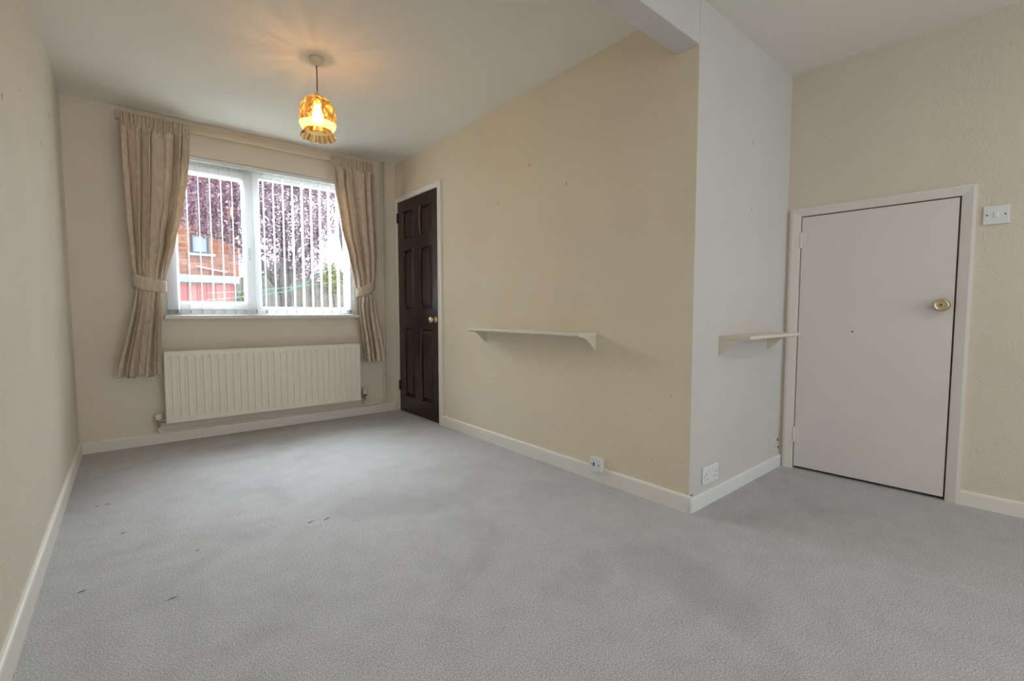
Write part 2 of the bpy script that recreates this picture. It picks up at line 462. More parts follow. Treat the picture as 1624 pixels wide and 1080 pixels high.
# skirting boards (ogee-less, round top edge)
def skirt(name, length, mt='trim', h=0.078, **k):
    bm = BM()
    prof = [(0, 0), (-0.014, 0), (-0.014, h - 0.012), (-0.012, h - 0.004), (-0.007, h), (0, h)]
    poly_prism(bm, prof, 'x', 0, length)
    return link(name, bm, mt, kind='structure', cat='skirting board', **k)
skirt('baseboard_far', W - 0.03, loc=(0, DL, 0), rz=R_FAR, label='white skirting board under the radiator')
skirt('baseboard_left', 4.18 - YB, loc=(0, YB, 0), rz=R_LEFT, h=0.088, label='cream skirting board along the left wall')
skirt('baseboard_right', 3.306 - (YC - 0.014), loc=(W, 3.306, 0), rz=R_RIGHT, h=0.084, label='cream skirting board below the long shelf wall')
skirt('baseboard_return', X2 - W - .002 + 0.014, loc=(W - 0.014, YC, 0), h=0.070, mt='plastic', label='white skirting board below the double socket')
skirt('baseboard_side', 2.9, loc=(X2 + sin(AD) * ul(0.29), YC - cos(AD) * ul(0.29), 0), rz=R_DOOR, h=0.072, label='white skirting board right of the low door')

# ------------------------------------------------------------------ dark door
d1 = empty('door_1', (W, 0, 0), R_RIGHT, label='dark brown glossy six-panel door in a cream frame', cat='door', kind='structure')
# local: X = -y, Y into wall. leaf spans X from -DY1 to -DY0
def panel_leaf():
    y = lambda Y: -Y
    cols = [(y(4.005), y(3.795)), (y(3.690), y(3.465))]
    rows = [(0.150, 0.815), (0.975, 1.540), (1.628, 1.897)]
    bm = BM(); us = sorted({y(DY1), y(DY0), *[c for p in cols for c in p]}); zs = sorted({0.006, DZ, *[r for p in rows for r in p]})
    T = 0.040; f0 = -0.002
    for i in range(len(us) - 1):
        for j in range(len(zs) - 1):
            a, b, c, e = us[i], us[i + 1], zs[j], zs[j + 1]
            isp = any(abs(a - p[0]) < 1e-6 for p in cols) and any(abs(c - q[0]) < 1e-6 for q in rows)
            if not isp:
                bm.faces.new([bm.verts.new(q) for q in ((a, f0, c), (b, f0, c), (b, f0, e), (a, f0, e))])
            else:   # moulded recess
                steps = [(0.0, f0), (0.006, f0 - 0.003), (0.013, f0 + 0.006), (0.016, f0 + 0.017), (0.024, f0 + 0.017), (0.050, f0 + 0.003)]
                mid = abs(c - 0.975) < 1e-6
                prev = None
                for (ins, yy) in steps:
                    top = e - ins; K = 8
                    ring = [(a + ins, c + ins), (b - ins, c + ins)]
                    for k in range(K + 1):
                        t = k / K; xx = (b - ins) + (a - b + 2 * ins) * t
                        ring.append((xx, top - (0.016 * abs(2 * t - 1) ** 1.6 if mid and ins > 0.003 else 0)))
                    vs = [bm.verts.new((q[0], yy, q[1])) for q in ring]
                    if prev:
                        n = len(vs)
                        for k in range(n): bm.faces.new((prev[k], prev[(k + 1) % n], vs[(k + 1) % n], vs[k]))
                    prev = vs
                bm.faces.new(prev)
    x0, x1 = us[0], us[-1]; z0, z1 = zs[0], zs[-1]
    for q in (((x0, f0, z0), (x0, T, z0), (x0, T, z1), (x0, f0, z1)), ((x1, f0, z0), (x1, T, z0), (x1, T, z1), (x1, f0, z1)),
              ((x0, f0, z0), (x1, f0, z0), (x1, T, z0), (x0, T, z0)), ((x0, f0, z1), (x1, f0, z1), (x1, T, z1), (x0, T, z1)),
              ((x0, T, z0), (x1, T, z0), (x1, T, z1), (x0, T, z1))):
        bm.faces.new([bm.verts.new(p) for p in q])
    bmesh.ops.remove_doubles(bm, verts=bm.verts, dist=1e-5)
    return bm
link('door_leaf', panel_leaf(), 'dark_wood', d1)
link('door_knob', lathe(BM(), [(0.0, -0.066), (0.012, -0.0655), (0.022, -0.060), (0.027, -0.050), (0.024, -0.040), (0.012, -0.032), (0.009, -0.02), (0.010, -0.012), (0.026, -0.010), (0.027, -0.003)], 28, 'y', (-3.412, 0, 0.890))[0], 'brass', d1, smooth=True, label='round brass knob')
for z in (1.795, 0.205):
    hb = bx(-DY1 - .012, -DY1 + .016, -0.007, 0.002, z, z + 0.092, bev=0.001)
    tube(hb, [(-DY1 - .002, -0.008, z), (-DY1 - .002, -0.008, z + 0.092)], 0.006, 10)
    link('hinge', hb, 'dark', d1, label='black butt hinge')
def architrave(bm, x0, x1, x2, x3, ztop, w, t=0.016):
    """mitred frame: outer x0..x3, inner x1..x2"""
    prof = [(0.0, 0.0), (0.0, -t), (0.25, -t - .002), (0.8, -t * 0.75), (1.0, -t * 0.55), (1.0, 0.0)]
    path = [((x0, 0), (x1, 0)), ((x0, ztop + w), (x1, ztop)), ((x3, ztop + w), (x2, ztop)), ((x3, 0), (x2, 0))]
    rings = []
    for (o, i) in path:
        rings.append([bm.verts.new((o[0] + (i[0] - o[0]) * s, yy, o[1] + (i[1] - o[1]) * s)) for s, yy in prof])
    n = len(prof)
    for a, b in zip(rings, rings[1:]):
        for k in range(n): bm.faces.new((a[k], a[(k + 1) % n], b[(k + 1) % n], b[k]))
    bm.faces.new(rings[0]); bm.faces.new(rings[-1][::-1])
    return bm
link('architrave', architrave(BM(), -4.147, -DY1 - .004, -DY0 + .004, -3.306, DZ + .004, 0.046), 'trim', d1, label='cream painted architrave')

# ------------------------------------------------------------------ low white door
d2 = empty('door_2', (X2, YC, 0), R_DOOR, label='low flush white cupboard door with a brass knob', cat='door', kind='structure')
a0, a1 = ul(WY1), ul(WY0)
link('door_leaf', bx(a0 + .001, a1 - .003, -0.004, 0.036, 0.016, WZT - .002, bev=0.002), 'door_white', d2)
link('architrave', architrave(BM(), 0.020, a0 - .004, a1 + .005, ul(0.290), WZT + .005, 0.046, 0.014), 'arch_white', d2)
ku = ul(0.392)
kz = 0.988
link('knob_rose', lathe(BM(), [(0.031, 0.0), (0.031, -0.006), (0.027, -0.011), (0.016, -0.013), (0.0, -0.013)], 32, 'y', (ku, -0.004, kz))[0], 'brass_dark', d2, smooth=True, label='brass rose plate')
kb, _ = lathe(BM(), [(0.011, -0.008), (0.010, -0.026), (0.014, -0.032), (0.0265, -0.037), (0.030, -0.044), (0.0295, -0.053), (0.026, -0.057), (0.0225, -0.0565), (0.0205, -0.0535), (0.012, -0.055), (0.006, -0.0555), (0.0, -0.0555)], 36, 'y', (ku, -0.004, kz))
kn = link('door_knob', kb, 'brass', d2, smooth=True, label='round brass knob with ringed face')
link('knob_pin', lathe(BM(), [(0.005, -0.055), (0.005, -0.0575), (0.0, -0.0575)], 14, 'y', (ku, -0.004, kz))[0], 'hole', kn)
for z in (1.332, 0.164):
    hb = bx(a0 - .016, a0 + .020, -0.0075, -0.003, z, z + 0.093, bev=0.001)
    tube(hb, [(a0 - .001, -0.008, z), (a0 - .001, -0.008, z + 0.093)], 0.005, 10)
    link('hinge', hb, 'arch_white', d2, label='white painted hinge')
link('screw_hole', lathe(BM(), [(0.005, -0.0046), (0.0, -0.0052)], 10, 'y', (ul(0.753), 0, 0.844))[0], 'hole', d2)
link('threshold', bx(a0 + .001, a1 - .003, 0.036, 0.043, 0.001, 0.02), 'dark', d2)  # dark strip painted in for the shade of the gap under the leaf

# ------------------------------------------------------------------ window
win = far_e('window_1', 0, label='white two-pane window with an opening left casement', cat='window', kind='structure')
F0, F1 = 0.100, 0.165                        # frame depth behind the wall face
def rect_frame(bm, x0, x1, z0, z1, w, y0, y1, bev=0.004):
    box(bm, x0, x0 + w, y0, y1, z0, z1, bev=bev); box(bm, x1 - w, x1, y0, y1, z0, z1, bev=bev)
    box(bm, x0 + w, x1 - w, y0, y1, z0, z0 + w, bev=bev); box(bm, x0 + w, x1 - w, y0, y1, z1 - w, z1, bev=bev)
    return bm
def frame_ring(x0, x1, z0, z1, w, y0, y1, lip=0.012, wb=None):
    """one closed ring with a sloped bead towards the glass"""
    bm = BM(); rings = []
    wb = wb or w
    prof = [(0.0, y1), (0.0, y0), (0.72, y0), (1.0, y0 + lip), (1.0, y1)]
    for s, yy in prof:
        a, b, c, d = x0 + w * s, x1 - w * s, z0 + wb * s, z1 - w * s
        rings.append([bm.verts.new(q) for q in ((a, yy, c), (b, yy, c), (b, yy, d), (a, yy, d))])
    n = len(rings)
    for i in range(n):
        A, B = rings[i], rings[(i + 1) % n]
        for k in range(4): bm.faces.new((A[k], A[(k + 1) % 4], B[(k + 1) % 4], B[k]))
    return bm
ZB, ZT = 0.932, 2.106
link('frame', frame_ring(WO[0], WO[1], ZB, ZT, 0.045, F0, F1, 0.004), 'upvc', win)
link('mullion', bx(1.082, 1.128, F0 + .0005, F1, ZB + .045, ZT - .045, bev=0.003), 'upvc', win)
link('casement', frame_ring(0.532, 1.082, ZB + .046, ZT - .046, 0.060, F0 - 0.018, F1 - .01, 0.016), 'upvc', win, label='opening casement frame')
link('glazing_bead', frame_ring(1.128, 1.855, ZB + .045, ZT - .045, 0.020, F0 + .004, F1 - .01, 0.012), 'upvc', win)
link('glass_pane', bx(0.588, 1.026, 0.128, 0.134, 1.034, 2.004), 'glass', win)
link('glass_pane', bx(1.145, 1.838, 0.128, 0.134, 0.993, 2.044), 'glass', win)
hd = bx(1.044, 1.062, F0 - 0.029, F0 - 0.018, 1.405, 1.475, bev=0.003)
box(hd, 1.047, 1.059, F0 - 0.046, F0 - 0.028, 1.455, 1.470, bev=0.002)
box(hd, 1.046, 1.060, F0 - 0.052, F0 - 0.040, 1.365, 1.472, bev=0.004)
link('handle', hd, 'plastic', win, label='white lever handle')
# internal sill board
link('window_sill', bx(WO[0] + .001, WO[1] - .001, -0.062, F0 + .03, 0.903, 0.931, bev=0.004), 'sill', win)

# ------------------------------------------------------------------ vertical blind
bl = far_e('vertical_blind', 0, label='white vertical blind with turned-open vanes in the window recess', cat='blind')
link('headrail', bx(0.50, 1.885, 0.010, 0.050, 2.078, 2.106, bev=0.003), 'plastic', bl)
vane_me = None
vxs = [0.545, 0.578] + [0.650 + 0.0735 * k for k in range(16)] + [1.815, 1.838, 1.857]
for k, vx in enumerate(vxs):
    if vane_me is None:
        bm = BM(); N = 8
        A = []
        for z in (-1.098, 0.0):
            row = []
            for i in range(N + 1):
                t = i / N - 0.5
                row.append((bm.verts.new((0.0045 * (1 - 4 * t * t), t * 0.085, z)), bm.verts.new((0.0045 * (1 - 4 * t * t) + .0007, t * 0.085, z))))
            A.append(row)
        for i in range(N):
            for s in (0, 1): bm.faces.new((A[0][i][s], A[0][i + 1][s], A[1][i + 1][s], A[1][i][s]))
        for i in (0, N): bm.faces.new((A[0][i][0], A[0][i][1], A[1][i][1], A[1][i][0]))
        v0 = link('vane', bm, 'vane', bl, smooth=False)
        wt = link('bottom_weight', bx(-0.0012, 0.0052, -0.041, 0.041, -1.126, -1.096, bev=0.001), 'weight', v0)
        hg = link('hanger', bx(-0.002, 0.004, -0.010, 0.010, -0.004, 0.012), 'plastic', v0)
        vane_me = v0; v = v0
    else:
        v = dup(vane_me, bl)
    ang = random.uniform(-6.0, -1.5)
    if k == 0: ang = -58
    if k == 1: ang = -12
    if k >= 18: ang = random.uniform(-10, 4)
    v.location = (vx, 0.052 if k else 0.05, 2.070); v.rotation_euler = (0, 0, radians(ang))
    v.location.y = 0.047

# ------------------------------------------------------------------ curtain rail and curtains
rl = far_e('curtain_rail', 0, label='cream curtain track on a batten above the window', cat='curtain rail')
link('batten', bx(0.27, 2.075, -0.020, -0.001, 2.262, 2.318, bev=0.002), 'rail', rl)
link('track', bx(0.285, 2.062, -0.070, -0.056, 2.254, 2.276, bev=0.003), 'rail', rl)
for x in (0.40, 0.95, 1.42, 1.95):
    link('bracket', bx(x - .008, x + .008, -0.057, -0.020, 2.258, 2.272, bev=0.001), 'rail', rl)

def curtain(name, left, right, tie_z, hook, label, seed, npl):
    rnd = random.Random(seed)
    e = far_e(name, 0, label=label, cat='curtain', group='pair of curtains at the window')
    ph = [rnd.uniform(0, 6.28) for _ in range(8)]
    bm = BM(); NU, NZ = 300, 130
    z0, z1 = 0.508, 2.290
    rows = []
    for j in range(NZ + 1):
        z = z1 + (z0 - z1) * j / NZ
        a, b = lerp_tab(left, z), lerp_tab(right, z)
        pinch = exp(-((z - tie_z) / 0.16) ** 2)
        head = 1 / (1 + exp((2.205 - z) / 0.008))          # 1 in the gathered heading
        row = []
        for i in range(NU + 1):
            t = i / NU
            # pleats warp sideways as they fall
            tt = t + 0.018 * sin(2 * pi * t * 2 + ph[0] + (z1 - z) * 1.3) * (1 - pinch * .5)
            p = 2 * pi * npl * tt
            q = p * 0.5 + 0.45 * sin(p * .37 + ph[1]) + ph[2]
            k_ = math.floor(q / pi)                                   # number of the crease
            dep = 0.55 + 0.45 * sin(k_ * 2.4 + ph[3] + (z1 - z) * (1.2 + .5 * sin(k_ * 1.7)))
            dep = max(dep, 0.42)
            fold = (1 - 2 * abs(sin(q)) ** 0.46)
            fold = -1 + (fold + 1) * dep + 0.22 * sin(2 * q + ph[6])
            amp = (0.047 + 0.006 * sin(5 * t + ph[3])) * (1 - 0.35 * pinch)
            if z < tie_z - .1: amp *= 0.85 + .3 * min(1, (tie_z - .1 - z) / .4)
            fine = 0.0055 * sin(2 * pi * npl * 4.3 * t + ph[4] + 1.5 * sin(9 * t)) + 0.003 * sin(2 * pi * npl * 7.7 * t + ph[5])
            y = -0.085 + (1 - head) * amp * fold + head * fine + (1 - head) * 0.0015 * sin(40 * t + z * 23)
            # the waist bundles into an oval
            y = y * (1 - pinch) + pinch * (-0.078 - 0.050 * sqrt(max(0, 1 - (2 * t - 1) ** 2)) + amp * .55 * fold)
            x = a + (b - a) * t + (1 - head) * 0.010 * cos(p + ph[2]) * (1 - pinch) * (4 * t * (1 - t)) ** .5
            zz = z + (0.006 * sin(p * .5 + ph[6]) if j == NZ else 0) + (0.004 * sin(2 * pi * npl * 4.3 * t + ph[4]) if j == 0 else 0)
            if z > z1 - .03: y += 0.0
            row.append(bm.verts.new((x, y, zz)))
        rows.append(row)
    for j in range(NZ):
        for i in range(NU):
            bm.faces.new((rows[j][i], rows[j][i + 1], rows[j + 1][i + 1], rows[j + 1][i]))
    o = link('drape', bm, 'curtain', e, smooth=True)
    sm = o.modifiers.new('thick', 'SOLIDIFY'); sm.thickness = 0.0018; sm.offset = 0
    # tieback band
    (xt, zt), (xb, zb) = hook        # hook side (xt, z range) and far side
    bm = BM(); N = 36; rws = []
    for j in range(7):
        s = j / 6 - .5; row = []
        for i in range(N + 1):
            t = i / N; th = t * pi
            cx_, hw = (xt + xb) / 2, abs(xb - xt) / 2 + .006
            sgn = 1 if xb > xt else -1
            x = cx_ - sgn * hw * cos(th) * 1.0
            y = -0.074 - 0.072 * sin(th) ** 0.7
            sag = -0.018 * sin(th)
            zc = zt + (zb - zt) * t + sag
            wdt = 0.074 + 0.022 * sin(th * .9 + .5)
            row.append(bm.verts.new((x, y - 0.004 * cos(s * pi), zc + s * wdt)))
        # strap back to the wall hook on the hook side and round the back on the other
        rws.append(row)
    for j in range(6):
        for i in range(N): bm.faces.new((rws[j][i], rws[j][i + 1], rws[j + 1][i + 1], rws[j + 1][i]))
    for j in range(7):
        pass
    o = link('tieback', bm, 'curtain', e, smooth=True, label='wide fabric tieback band')
    sm = o.modifiers.new('thick', 'SOLIDIFY'); sm.thickness = 0.004; sm.offset = 0
    hk = tube(BM(), [(xt, -0.001, zt + .02), (xt, -0.05, zt + .02), (xt, -0.075, zt + .005), (xt, -0.078, zt - .012)], 0.003, 8)
    link('tieback_hook', hk, 'brass', e)
    return e
curtain('curtain',
        [(2.29, .300), (2.03, .298), (1.59, .308), (1.27, .322), (1.15, .336), (1.05, .325), (.50, .216)],
        [(2.29, .680), (2.10, .668), (1.90, .650), (1.70, .618), (1.45, .565), (1.20, .506), (1.10, .478), (1.0, .472), (.75, .460), (.50, .452)],
        1.14, ((0.325, 1.190), (0.500, 1.132)), 'left beige patterned curtain held by a tieback, nearest the left wall', 3, 4.6)
curtain('curtain',
        [(2.29, 1.668), (2.05, 1.682), (1.69, 1.735), (1.42, 1.800), (1.20, 1.850), (1.10, 1.895), (1.0, 1.884), (.50, 1.930)],
        [(2.29, 2.044), (2.06, 2.038), (1.50, 2.050), (1.27, 2.040), (1.15, 2.005), (1.05, 2.040), (.50, 2.116)],
        1.15, ((2.030, 1.235), (1.868, 1.122)), 'right beige patterned curtain held by a tieback, beside the pipes', 11, 4.3)

# ------------------------------------------------------------------ radiator
rad = far_e('radiator', 0, label='cream ribbed panel radiator under the window', cat='radiator')
RX0, RX1, RZ0, RZ1 = 0.466, 1.888, 0.152, 0.668
def rad_panel(yf, depth):
    bm = BM(); npl = 29; x0, x1 = RX0 + .018, RX1 - .018
    xs = [RX0, RX0 + .006]; ys = [0.006, 0.0]
    pit = (x1 - x0) / npl
    for k in range(npl):
        b = x0 + pit * k
        for t, yy in ((0.10, 0), (0.20, .012), (0.46, .012), (0.56, 0), (0.98, 0)):
            xs.append(b + pit * t); ys.append(yy)
    xs += [RX1 - .006, RX1]; ys += [0.0, 0.006]
    zs = [(RZ0, 0, .6), (RZ0 + .006, 0, 0), (RZ0 + .028, 0, 0), (RZ0 + .052, 1, 0), (RZ1 - .052, 1, 0), (RZ1 - .028, 0, 0), (RZ1 - .006, 0, 0), (RZ1, 0, .6)]
    rows = []
    for z, f, edge in zs:
        rows.append([bm.verts.new((x, yf + (yy if (i < 2 or i > len(xs) - 3) else yy * f) + edge * .008, z)) for i, (x, yy) in enumerate(zip(xs, ys))])
    for a, b in zip(rows, rows[1:]):
        for i in range(len(xs) - 1): bm.faces.new((a[i], a[i + 1], b[i + 1], b[i]))
    back = [bm.verts.new(q) for q in ((RX0, yf + depth, RZ0), (RX1, yf + depth, RZ0), (RX1, yf + depth, RZ1), (RX0, yf + depth, RZ1))]
    bm.faces.new(back)
    def side(line, b0, b1): bm.faces.new([*line, b1, b0])
    side(rows[0], back[0], back[1]); side(rows[-1], back[3], back[2])
    side([r[0] for r in rows], back[0], back[3]); side([r[-1] for r in rows], back[1], back[2])
    return bm
link('front_panel', rad_panel(-0.100, 0.020), 'radiator', rad)
cv = BM(); K = 90
a = []
for i in range(K + 1):
    x = RX0 + .05 + (RX1 - RX0 - .1) * i / K
    a.append((bm_v := (x, -0.080 if i % 2 else -0.050)))
vs = [(cv.verts.new((x, y, RZ0 + .04)), cv.verts.new((x, y, RZ1 - .03))) for x, y in a]
for p, q in zip(vs, vs[1:]): cv.faces.new((p[0], q[0], q[1], p[1]))
link('convector_fin', cv, 'radiator', rad)
link('top_seam', bx(RX0 + .004, RX1 - .004, -0.0985, -0.082, RZ1 - .001, RZ1 + .005, bev=0.002), 'radiator', rad)
for x in (0.62, 1.74):
    link('wall_bracket', bx(x - .012, x + .012, -0.080, -0.0005, 0.25, 0.60), 'radiator', rad)
def valve(x, zc, s, tall):
    """angle valve: body on the radiator side, cap up"""
    bm = BM()
    tube(bm, [(x, -0.06, zc), (x + s * .055, -0.06, zc)], 0.009, 12)
    tube(bm, [(x, -0.06, zc - .045), (x, -0.06, zc + .012)], [0.009, 0.013], 12)
    tube(bm, [(x + s * .018, -0.06, zc), (x + s * .034, -0.06, zc)], 0.014, 6)
    v = link('valve', bm, 'chrome', rad, label='metal radiator valve')
    c, _ = lathe(BM(), [(0.012, zc + .010), (0.019, zc + .014), (0.021, zc + .02), (0.017 if tall else .020, zc + (.066 if tall else .05)), (0.012, zc + (.07 if tall else .054)), (0, zc + (.071 if tall else .055))], 20, 'z', (x, -0.06, 0))
    link('valve_cap', c, 'cap', v, smooth=True)
valve(0.424, 0.172, 1, False)
valve(1.935, 0.185, -1, True)
link('valve_collar', lathe(BM(), [(0.019, 0.190), (0.021, 0.196), (0.019, 0.202)], 20, 'z', (1.935, -0.06, 0))[0], 'dark', rad)
# pipes
def pipe(name, pts, label, clips):
    o = far_e(name, 0, label=label, cat='pipe', group='heating pipes on the window wall')
    # round the corners
    P = [Vector(p) for p in pts]; out = [P[0]]
    for i in range(1, len(P) - 1):
        a, b, c = P[i - 1], P[i], P[i + 1]; rr = min(0.035, (a - b).length * .45, (c - b).length * .45)
        s, e = b + (a - b).normalized() * rr, b + (c - b).normalized() * rr
        for k in range(7):
            t = k / 6; out.append(s * (1 - t) ** 2 + b * 2 * t * (1 - t) + e * t * t)
    out.append(P[-1])
    link('pipe_run', tube(BM(), out, 0.0078, 12), 'pipe', o, smooth=True)
    for (x, z, hor) in clips:
        if hor: link('pipe_clip', bx(x - .006, x + .006, -0.030, -0.0005, z - .010, z + .010, bev=.002), 'pipe', o)
        else: link('pipe_clip', bx(x - .009, x + .009, -0.030, -0.0005, z - .006, z + .006, bev=.002), 'pipe', o)
    return o
pipe('heating_pipe', [(1.935, -0.06, 0.150), (1.935, -0.06, 0.098), (1.955, -0.015, 0.098), (2.147, -0.015, 0.112), (2.147, -0.015, 2.350)],
     'cream pipe rising in the corner, nearer the window, turning to the right valve', [(2.149, 2.036, 0), (2.149, 1.317, 0), (2.149, 0.358, 0)])
pipe('heating_pipe', [(0.424, -0.06, 0.140), (0.424, -0.05, 0.085), (0.50, -0.026, 0.088), (2.175, -0.015, 0.092), (2.175, -0.015, 2.350)],
     'cream pipe rising beside the door frame, running low below the radiator', [(2.173, 2.036, 0), (2.173, 1.317, 0), (2.173, 0.358, 0), (1.32, 0.089, 1), (2.0, 0.090, 1)])

# ------------------------------------------------------------------ shelves
def shelf(name, loc, rz, length, label, ends):
    e = empty(name, loc, rz, label=label, cat='shelf')
    bd = BM(); poly_prism(bd, [(0, 0), (-0.150, 0), (-0.152, .003), (-0.152, .013), (-0.150, .016), (0, .016)], 'x', 0, length)
    link('board', bd, 'shelf', e)
    for x, lb in zip(ends, (None, None)):
        pts = [(-0.001, 0), (-0.142, 0), (-0.142, -0.004), (-0.126, -0.006), (-0.108, -0.009), (-0.088, -0.015), (-0.071, -0.024), (-0.058, -0.034), (-0.045, -0.048), (-0.001, -0.090)]
        bb = BM(); poly_prism(bb, [(p[0], p[1]) for p in pts], 'x', x, x + .014)
        link('bracket', bb, 'shelf', e)
    return e
shelf('wall_shelf', (W, 2.722, 0.823), R_RIGHT, 1.055, 'long narrow cream shelf right of the dark door', (0.004, 1.037))
shelf('wall_shelf', (2.548, YC, 0.821), 0, 0.640, 'short cream shelf on the wall beside the white cupboard door', (0.004, 0.590))
link('wooden_stick', bx(W - .02, W - .012, 2.48, 2.56, 0.8392, 0.8400), 'scar', None, label='thin brown stick lying on the long shelf', cat='stick')  # flat strip standing in for a pencil mark on the shelf

# ------------------------------------------------------------------ sockets and switch
so = empty('telephone_socket', (W, 1.682, 0.062), R_RIGHT, label='white surface-mounted telephone socket above the skirting', cat='socket')
link('back_box', bx(0, 0.080, -0.030, -0.0005, 0, 0.074, bev=0.003), 'plastic', so)
link('face_plate', bx(0.001, 0.079, -0.034, -0.0302, 0.001, 0.073, bev=0.0015), 'plastic', so)
link('jack', bx(0.026, 0.036, -0.0348, -0.0335, 0.030, 0.050), 'dark', so)
link('shutter', bx(0.050, 0.062, -0.0352, -0.0338, 0.022, 0.038, bev=0.0005), 'sill', so)
for x in (0.012, 0.068):
    link('screw', lathe(BM(), [(0.0035, -0.0338), (0.0032, -0.0352), (0, -0.0354)], 12, 'y', (x, 0, 0.040))[0], 'hole', so)
ds = empty('double_socket', (2.408, YC, 0.105), 0, label='white double power socket low on the short pale wall', cat='socket')
link('face_plate', bx(0, 0.156, -0.009, -0.0005, 0, 0.088, bev=0.003), 'plastic', ds)
for x in (0.054, 0.084):
    sw_ = link('rocker', bx(x, x + .018, -0.0125, -0.0088, 0.056, 0.078, bev=0.001), 'plastic', ds)
for x in (0.034, 0.122):
    for dx, z0, w_, h_ in ((0, .045, .005, .008), (-.012, .022, .007, .0045), (.012, .022, .007, .0045)):
        link('pin_hole', bx(x + dx - w_ / 2, x + dx + w_ / 2, -0.0094, -0.0086, z0, z0 + h_), 'hole', ds)
for x in (0.012, 0.144):
    link('screw', lathe(BM(), [(0.003, -0.0088), (0.0028, -0.0098), (0, -0.010)], 12, 'y', (x, 0, 0.044))[0], 'hole', ds)
su = ul(0.267)
ls = empty('light_switch', (X2 + sin(AD) * su, YC - cos(AD) * su, 1.365), R_DOOR, label='white single light switch right of the low white door', cat='light switch')
link('face_plate', bx(0, 0.086, -0.009, -0.0005, 0, 0.086, bev=0.0025), 'plastic', ls)
link('rocker', bx(0.036, 0.050, -0.0135, -0.0085, 0.031, 0.056, bev=0.002), 'plastic', ls)
for x in (0.013, 0.073):
    link('screw', lathe(BM(), [(0.0036, -0.0088), (0.0034, -0.0100), (0, -0.0103)], 12, 'y', (x, 0, 0.043))[0], 'hole', ls)

# ------------------------------------------------------------------ small scars in plaster
def scar(parent, x, z, w_, h_, y=-0.0005, mt='scar', name='plaster_scar', seed=0):
    rnd = random.Random(seed); bm = BM(); N = 12
    c = bm.verts.new((x, y - .0015, z)); ring = []
    for k in range(N):
        a = 2 * pi * k / N; q = rnd.uniform(.65, 1.15)
        ring.append(bm.verts.new((x + w_ / 2 * cos(a) * q, y, z + h_ / 2 * sin(a) * q)))
    for k in range(N): bm.faces.new((c, ring[k], ring[(k + 1) % N]))
    return link(name, bm, mt, parent)
for i, (yy, zz, w_, h_) in enumerate([(2.218, 1.646, .030, .022), (2.589, 1.800, .030, .007), (3.528, 2.007, .014, .040), (3.113, 1.748, .016, .036)]):
    scar(wall_left, yy, zz, w_, h_, seed=i)
for i, (yy, zz) in enumerate([(2.557, 1.711), (1.909, 1.708), (2.231, 1.894)]):
    scar(wall_right, u(yy), zz, .010, .026, seed=10 + i)
for i, (yy, zz) in enumerate([(1.14, 0.235), (1.30, 0.20), (1.20, 0.55)]):
    scar(wall_right, u(yy), zz, .007, .007, mt='scar', seed=30 + i)
scar(wall_return, 2.875 - W, 1.504, .008, .028, seed=20)
scar(wall_return, 2.868 - W, 1.852, .010, .034, seed=21)
for i, (xx, zz, w_, h_) in enumerate([(3.355, .115, .022, .022), (3.345, .165, .026, .022), (3.350, .140, .012, .030), (3.300, .130, .012, .010), (3.366, .20, .010, .07), (2.315, .080, .018, .014), (2.335, .078, .008, .008)]):
    scar(wall_return, xx - W, zz, w_, h_, mt='hole' if i in (0, 1, 5) else 'scar', name='paint_chip', seed=40 + i)

# dents in the pile, their shade put in as small dark tufts
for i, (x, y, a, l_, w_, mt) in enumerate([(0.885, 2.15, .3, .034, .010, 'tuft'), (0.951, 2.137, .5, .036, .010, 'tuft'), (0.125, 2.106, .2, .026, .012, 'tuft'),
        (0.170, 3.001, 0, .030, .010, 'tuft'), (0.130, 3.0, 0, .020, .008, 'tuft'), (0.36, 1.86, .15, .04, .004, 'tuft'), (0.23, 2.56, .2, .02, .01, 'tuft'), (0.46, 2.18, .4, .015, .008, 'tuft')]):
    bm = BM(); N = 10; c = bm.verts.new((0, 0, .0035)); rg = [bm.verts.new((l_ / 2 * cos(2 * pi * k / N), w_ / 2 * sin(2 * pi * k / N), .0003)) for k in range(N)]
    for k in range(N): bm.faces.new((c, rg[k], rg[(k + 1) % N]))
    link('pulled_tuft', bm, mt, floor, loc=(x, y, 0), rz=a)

# ------------------------------------------------------------------ pendant lamp
PX, PY = 1.137, 2.708
pl = empty('pendant_lamp', (PX, PY, 0), 0, label='lit amber glass pendant lamp hanging before the window', cat='lamp')
link('ceiling_rose', lathe(BM(), [(0.040, H - .0005), (0.040, H - .010), (0.033, H - .026), (0.016, H - .036), (0.008, H - .040), (0, H - .040)], 32)[0], 'rose', pl, smooth=True, label='cream ceiling rose')
link('flex', tube(BM(), [(0, 0, H - .038), (0.001, 0, 2.26), (0, 0, 2.155)], 0.0035, 10), 'cord', pl, smooth=True)
link('lamp_holder', lathe(BM(), [(0.007, 2.172), (0.013, 2.160), (0.018, 2.146), (0.020, 2.142), (0.020, 2.100), (0.0, 2.100)], 24)[0], 'rose', pl, smooth=True)
def wob(r, h, a, j):
    if h < 1.952:
        k = (1.952 - h) / 0.028
        return r * (1 + 0.035 * k * sin(10 * a)), h + 0.005 * k * sin(10 * a + .8)
    return r, h
prof = [(0.020, 2.143), (0.036, 2.141), (0.056, 2.132), (0.074, 2.116), (0.086, 2.095), (0.093, 2.070), (0.0965, 2.045), (0.097, 2.020), (0.0955, 1.998)]
bmk = BM(); lathe(bmk, prof, 64); 
bmesh.ops.delete(bmk, geom=[f for f in bmk.faces if len(f.verts) > 4], context='FACES')
sh = link('glass_shade', bmk, 'amber', pl, smooth=True, label='amber glass shade with frosted flowers')
bmk = BM(); lathe(bmk, [(0.0955, 1.998), (0.092, 1.984), (0.084, 1.970), (0.074, 1.961)], 64)
